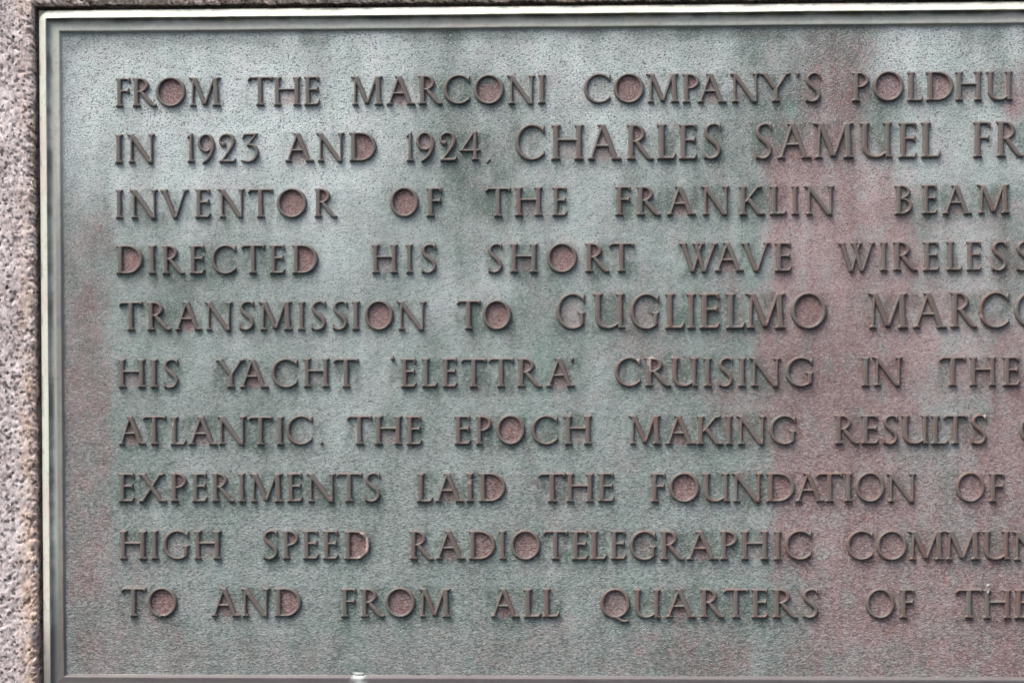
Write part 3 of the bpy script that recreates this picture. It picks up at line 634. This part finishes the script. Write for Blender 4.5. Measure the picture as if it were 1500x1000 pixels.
# ---- the inscription: every letter is a part of the plaque
OPEN_RED = {'O': 0.95, 'D': 0.95, 'Q': 0.9, 'R': 0.85, 'P': 0.9, '9': 0.75, 'G': 0.45, 'A': 0.62, 'H': 0.42, 'C': 0.18, '2': 0.4, 'N': 0.30}
COUNTERS = []
FOOTPRINTS = []
SPECIAL = {   # (line, word, letter): look, scars (x, z, rx, rz, strength), notches (x, z, r)
    (2, 4, 3): ('letter N with a scratched and bent top corner', [(0.17, 0.93, 0.10, 0.12, 0.25), (0.86, 0.45, 0.03, 0.28, 0.6)], [(0.30, 0.995, 0.035)]),
    (5, 3, 1): ('letter R with pale scraped metal on its upper stem', [(0.22, 0.86, 0.13, 0.16, 0.9), (0.20, 0.66, 0.05, 0.16, 0.8)], None),
    (5, 3, 0): ('letter C with a pale scraped upper tip', [(0.86, 0.85, 0.07, 0.14, 0.7)], None),
    (8, 1, 4): ('letter D with a pale chipped bow', [(0.84, 0.45, 0.055, 0.40, 1.0), (0.62, 0.05, 0.20, 0.055, 1.0), (0.68, 0.93, 0.10, 0.06, 0.8)], [(0.60, -0.01, 0.03), (0.68, 1.0, 0.04)]),
    (9, 0, 1): ('letter O with a notch in its foot', [(0.58, 0.03, 0.05, 0.05, 0.5)], [(0.56, -0.03, 0.055), (0.44, 0.09, 0.05)]),
    (7, 1, 2): ('letter I with a nick in its stem', [(0.18, 0.68, 0.09, 0.07, 0.6)], [(0.24, 0.80, 0.04), (0.04, 0.70, 0.05)]),
    (6, 4, 6): ('letter S with a white speck on its upper tip', [(0.50, 0.95, 0.07, 0.06, 1.0)], None),
    (6, 0, 2): ('letter L with a small bright scratch', [(0.10, 0.74, 0.025, 0.07, 1.0)], None),
    (4, 3, 3): ('letter C with a nick on its left side', [(0.06, 0.33, 0.07, 0.05, 0.7)], [(-0.02, 0.30, 0.05)]),
    (0, 3, 5): ('letter N with a pale worn joint', [(0.80, 0.28, 0.06, 0.08, 0.5)], None),
    (0, 2, 6): ('letter N with a pale worn foot', [(0.78, 0.25, 0.07, 0.14, 0.35)], None),
}
glyph_cache = {}
def build_letters():
    for li, (zb, text) in enumerate(LINES):
        for wi, word in enumerate(text.split(' / ')):
            toks = word.split(' ')
            for ci, tok in enumerate(toks):
                nm, a, b = tok.rsplit(':', 2); a = float(a); b = float(b)
                big = len(nm) > 1; ch = nm[0]; cap = CAP_L if big else CAP_S
                draft = 0.02 * cap                                 # the foot of the wall stands a little outside the face
                a += draft * 0.5; b -= draft * 0.5
                w = (b - a) / cap; sx = w / GLYPH[ch][0]
                if ch in "'`.,": sx = 1.0
                key = (ch, big, round(sx * 20) / 20)
                sp = SPECIAL.get((li, wi, ci))
                if sp:
                    me = glyph_mesh('glyph', ch, sx, cap, rng.randint(0, 99), sp[1], sp[2])
                else:
                    var = rng.randint(0, 2)
                    if (key, var) not in glyph_cache: glyph_cache[(key, var)] = glyph_mesh('glyph', ch, key[2], cap, rng.randint(0, 99))
                    me = glyph_cache[(key, var)]
                kind = GNAME.get(ch, 'digit' if ch.isdigit() else 'letter')
                o = link(kind, me, M_LETTER, plaque)
                lx = a + (w - GLYPH[ch][0] * (sx if sp else key[2] if ch not in "'`.," else 1)) * cap / 2
                dz = rng.uniform(-0.25, 0.25)
                lift = -1.6 if ch == ',' else (-0.5 if ch in "'`" else rng.uniform(-0.12, 0.12))
                o.location = (lx * MM, -lift * MM, (zb + dz) * MM)
                o.rotation_euler = (0, math.radians(rng.uniform(-0.5, 0.5)), 0)
                if kind == 'letter': o['label'] = 'raised capital letter ' + ch
                if kind == 'digit': o['label'] = 'raised numeral ' + ch
                if sp: o['label'] = sp[0]
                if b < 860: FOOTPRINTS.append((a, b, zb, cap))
                if ch in OPEN_RED and b < 860:
                    st = OPEN_RED[ch] * rng.uniform(0.7, 1.0)
                    COUNTERS.append((ch, a, b, zb, cap, st))
build_letters()

# three letters that lay where rust did not take
panel_ob = link('panel', panel(), M_PANEL, plaque)

# ---- moulded frame: one closed profile swept round the plaque
PROFILE = [  # (distance in from the outside, height over the panel, corner radius)
    (0.2, -14, 0.3), (0.2, 0.2, 0.3), (0.5, 0.9, 0.5), (0.9, 1.2, 9.7), (1.05, 1.35, 9.6), (1.6, 1.9, 9.0), (4.0, 3.9, 6.5), (6.6, 5.9, 3.8), (7.7, 6.9, 2.4), (8.3, 7.0, 1.6), (8.7, 6.3, 0.8), (8.9, 4.2, 0.5),
    (9.4, 3.0, 0.5), (11.0, 2.6, 0.5), (13.4, 2.45, 0.5), (15.6, 2.5, 0.5), (17.2, 2.66, 0.5), (18.3, 2.72, 0.4), (19.0, 2.6, 0.3), (19.4, 2.15, 0.3), (19.7, 1.2, 0.3), (20.6, 0.25, 0.2), (21.6, -0.8, 0.2)]
def frame_mesh():
    left = np.linspace(0, 1, 330); top = np.concatenate([np.linspace(0, 0.72, 500), np.linspace(0.72, 1, 60)[1:]])
    right = np.linspace(0, 1, 90); bot = np.linspace(0, 1, 260)[::1]
    rows = []
    for (ins_, h, r) in PROFILE:
        x0, x1, z0, z1 = OUT_L + ins_, OUT_R - ins_, OUT_B + ins_, OUT_T - ins_
        pts = []
        segs = [((x0, z0), (x0, z1), left), ((x0, z1), (x1, z1), top), ((x1, z1), (x1, z0), right), ((x1, z0), (x0, z0), bot)]
        for (ax, az), (bx, bz), ts in segs:
            L = math.hypot(bx - ax, bz - az); ux, uz = (bx - ax) / L, (bz - az) / L
            vx, vz = uz, -ux                     # towards the inside
            for t in ts: pts.append((ax + ux * (r + (L - 2 * r) * t), az + uz * (r + (L - 2 * r) * t)))
            cx, cz = bx - ux * r + vx * r, bz - uz * r + vz * r
            for q in range(1, 7):
                a = q / 7 * math.pi / 2
                pts.append((cx - vx * r * math.cos(a) + ux * r * math.sin(a), cz - vz * r * math.cos(a) + uz * r * math.sin(a)))
        P = np.array(pts); x, z = P[:, 0], P[:, 1]
        wob = (fbm(x / 60, z / 60, 81, 3) - 0.5) * 0.9
        wob2 = (fbm(x / 14 + ins_ * 0.2, z / 14, 83, 4, 0.6) - 0.5) * 0.55
        k = 1.0 if 1 < ins_ < 19.8 else 0.0
        rows.append(np.stack([x + wob * k * 0.5, h + (wob2 + wob * 0.3) * k, z + wob * k * 0.55], 1))
    n = len(rows[0]); co = np.concatenate(rows); faces = []
    for r in range(len(rows) - 1):
        for i in range(n):
            j = (i + 1) % n
            faces.append((r * n + i, (r + 1) * n + i, (r + 1) * n + j, r * n + j))
    me = mesh_from('frame', co, [f[::-1] for f in faces])
    x, z = co[:, 0], co[:, 2]
    ins_a = np.repeat([q[0] for q in PROFILE], n)
    tone = np.zeros((len(co), 4)); tone[:, 3] = 1
    onleft = (x < IN_L + 1) & (z < IN_T - 2); onbot = (z < IN_B + 2) & (z - OUT_B < x - OUT_L)
    onleft = onleft & ~onbot
    pale = np.where(ins_a < 8.5, 1.0, 0.60)
    pale = np.where(ins_a < 1.0, 0.0, pale)
    smudge = sstep(0.56, 0.72, fbm(x / 16, z / 16, 91, 3)); pale = np.where((ins_a > 1) & (ins_a < 2.5), pale * (1 - 0.75 * smudge), pale)
    pale = np.where((ins_a > 8.4) & (ins_a < 11.5), 0.26 + 1.6 * (fbm(x / 14, z / 14, 85, 3) - 0.5), pale)  # duller under the lip, its shade put into the tone, with random patches
    low = np.where(ins_a < 9, sstep(-420, -515, z), sstep(-380, -485, z))
    pale = pale * (1 - 0.85 * low) ; pale = np.where(onbot, 0.0, pale)
    brown = np.where(onbot, 1.0, 0.0)
    brown = np.where(onleft & (ins_a > 15.0), 0.85 * sstep(-20, -160, z), brown)
    brown = np.maximum(brown, low * 0.7)
    white = np.zeros_like(x)
    bx, bz = x - DRIP_X, z
    white = np.where(onbot, (1 - sstep(3.2, 6.0, np.abs(bx) + (vnoise(x / 2, z / 2, 3) - 0.5) * 3)), white)
    tone[:, 0] = np.clip(pale, 0, 1); tone[:, 1] = np.clip(brown, 0, 1); tone[:, 2] = np.clip(white, 0, 1); tone[:, 3] = ((ins_a > 7) & (ins_a < 12) & (z > IN_T)).astype(float)
    at = me.attributes.new('tone', 'FLOAT_COLOR', 'POINT'); at.data.foreach_set('color', tone.ravel())
    return me
DRIP_X = 261.0
frame_ob = link('frame', frame_mesh(), M_FRAME, plaque)

# ---- bird-dropping / lime marks lying on the plaque
def blob(name, cx, cz, rx, rz, h, base, seed, mat=None, label=None):
    n, m = 22, 6; co = [(cx, base + h, cz)]; faces = []
    for k in range(1, m + 1):
        for i in range(n):
            a = 2 * math.pi * i / n; rr = k / m
            jag = 1 + 0.45 * (float(vnoise(np.array(math.cos(a) * 1.7 + seed), np.array(math.sin(a) * 1.7 + seed), seed)) - 0.5)
            co.append((cx + rx * rr * jag * math.cos(a), base + h * math.sqrt(max(0, 1 - rr * rr)) - (0.3 if k == m else 0), cz + rz * rr * jag * math.sin(a)))
    for i in range(n): faces.append((0, 1 + i, 1 + (i + 1) % n))
    for k in range(m - 1):
        for i in range(n):
            j = (i + 1) % n; faces.append((1 + k * n + i, 1 + (k + 1) * n + i, 1 + (k + 1) * n + j, 1 + k * n + j))
    o = link(name, mesh_from(name, np.array(co), faces), mat or M_LIME, plaque)
    if label: o['label'] = label
    return o
blob('lime_crust', 261.0, -500.8, 4.8, 1.5, 0.6, 0.5, 3, label='white lime crust at the foot of the panel')
blob('lime_speck', 812.0, -421.5, 1.4, 1.5, 0.7, 0.2, 5, label='white speck above the H of the last word')
blob('lime_speck', 811.4, -427.0, 0.9, 1.1, 0.6, RELIEF, 6, label='white speck on the H of the last word')
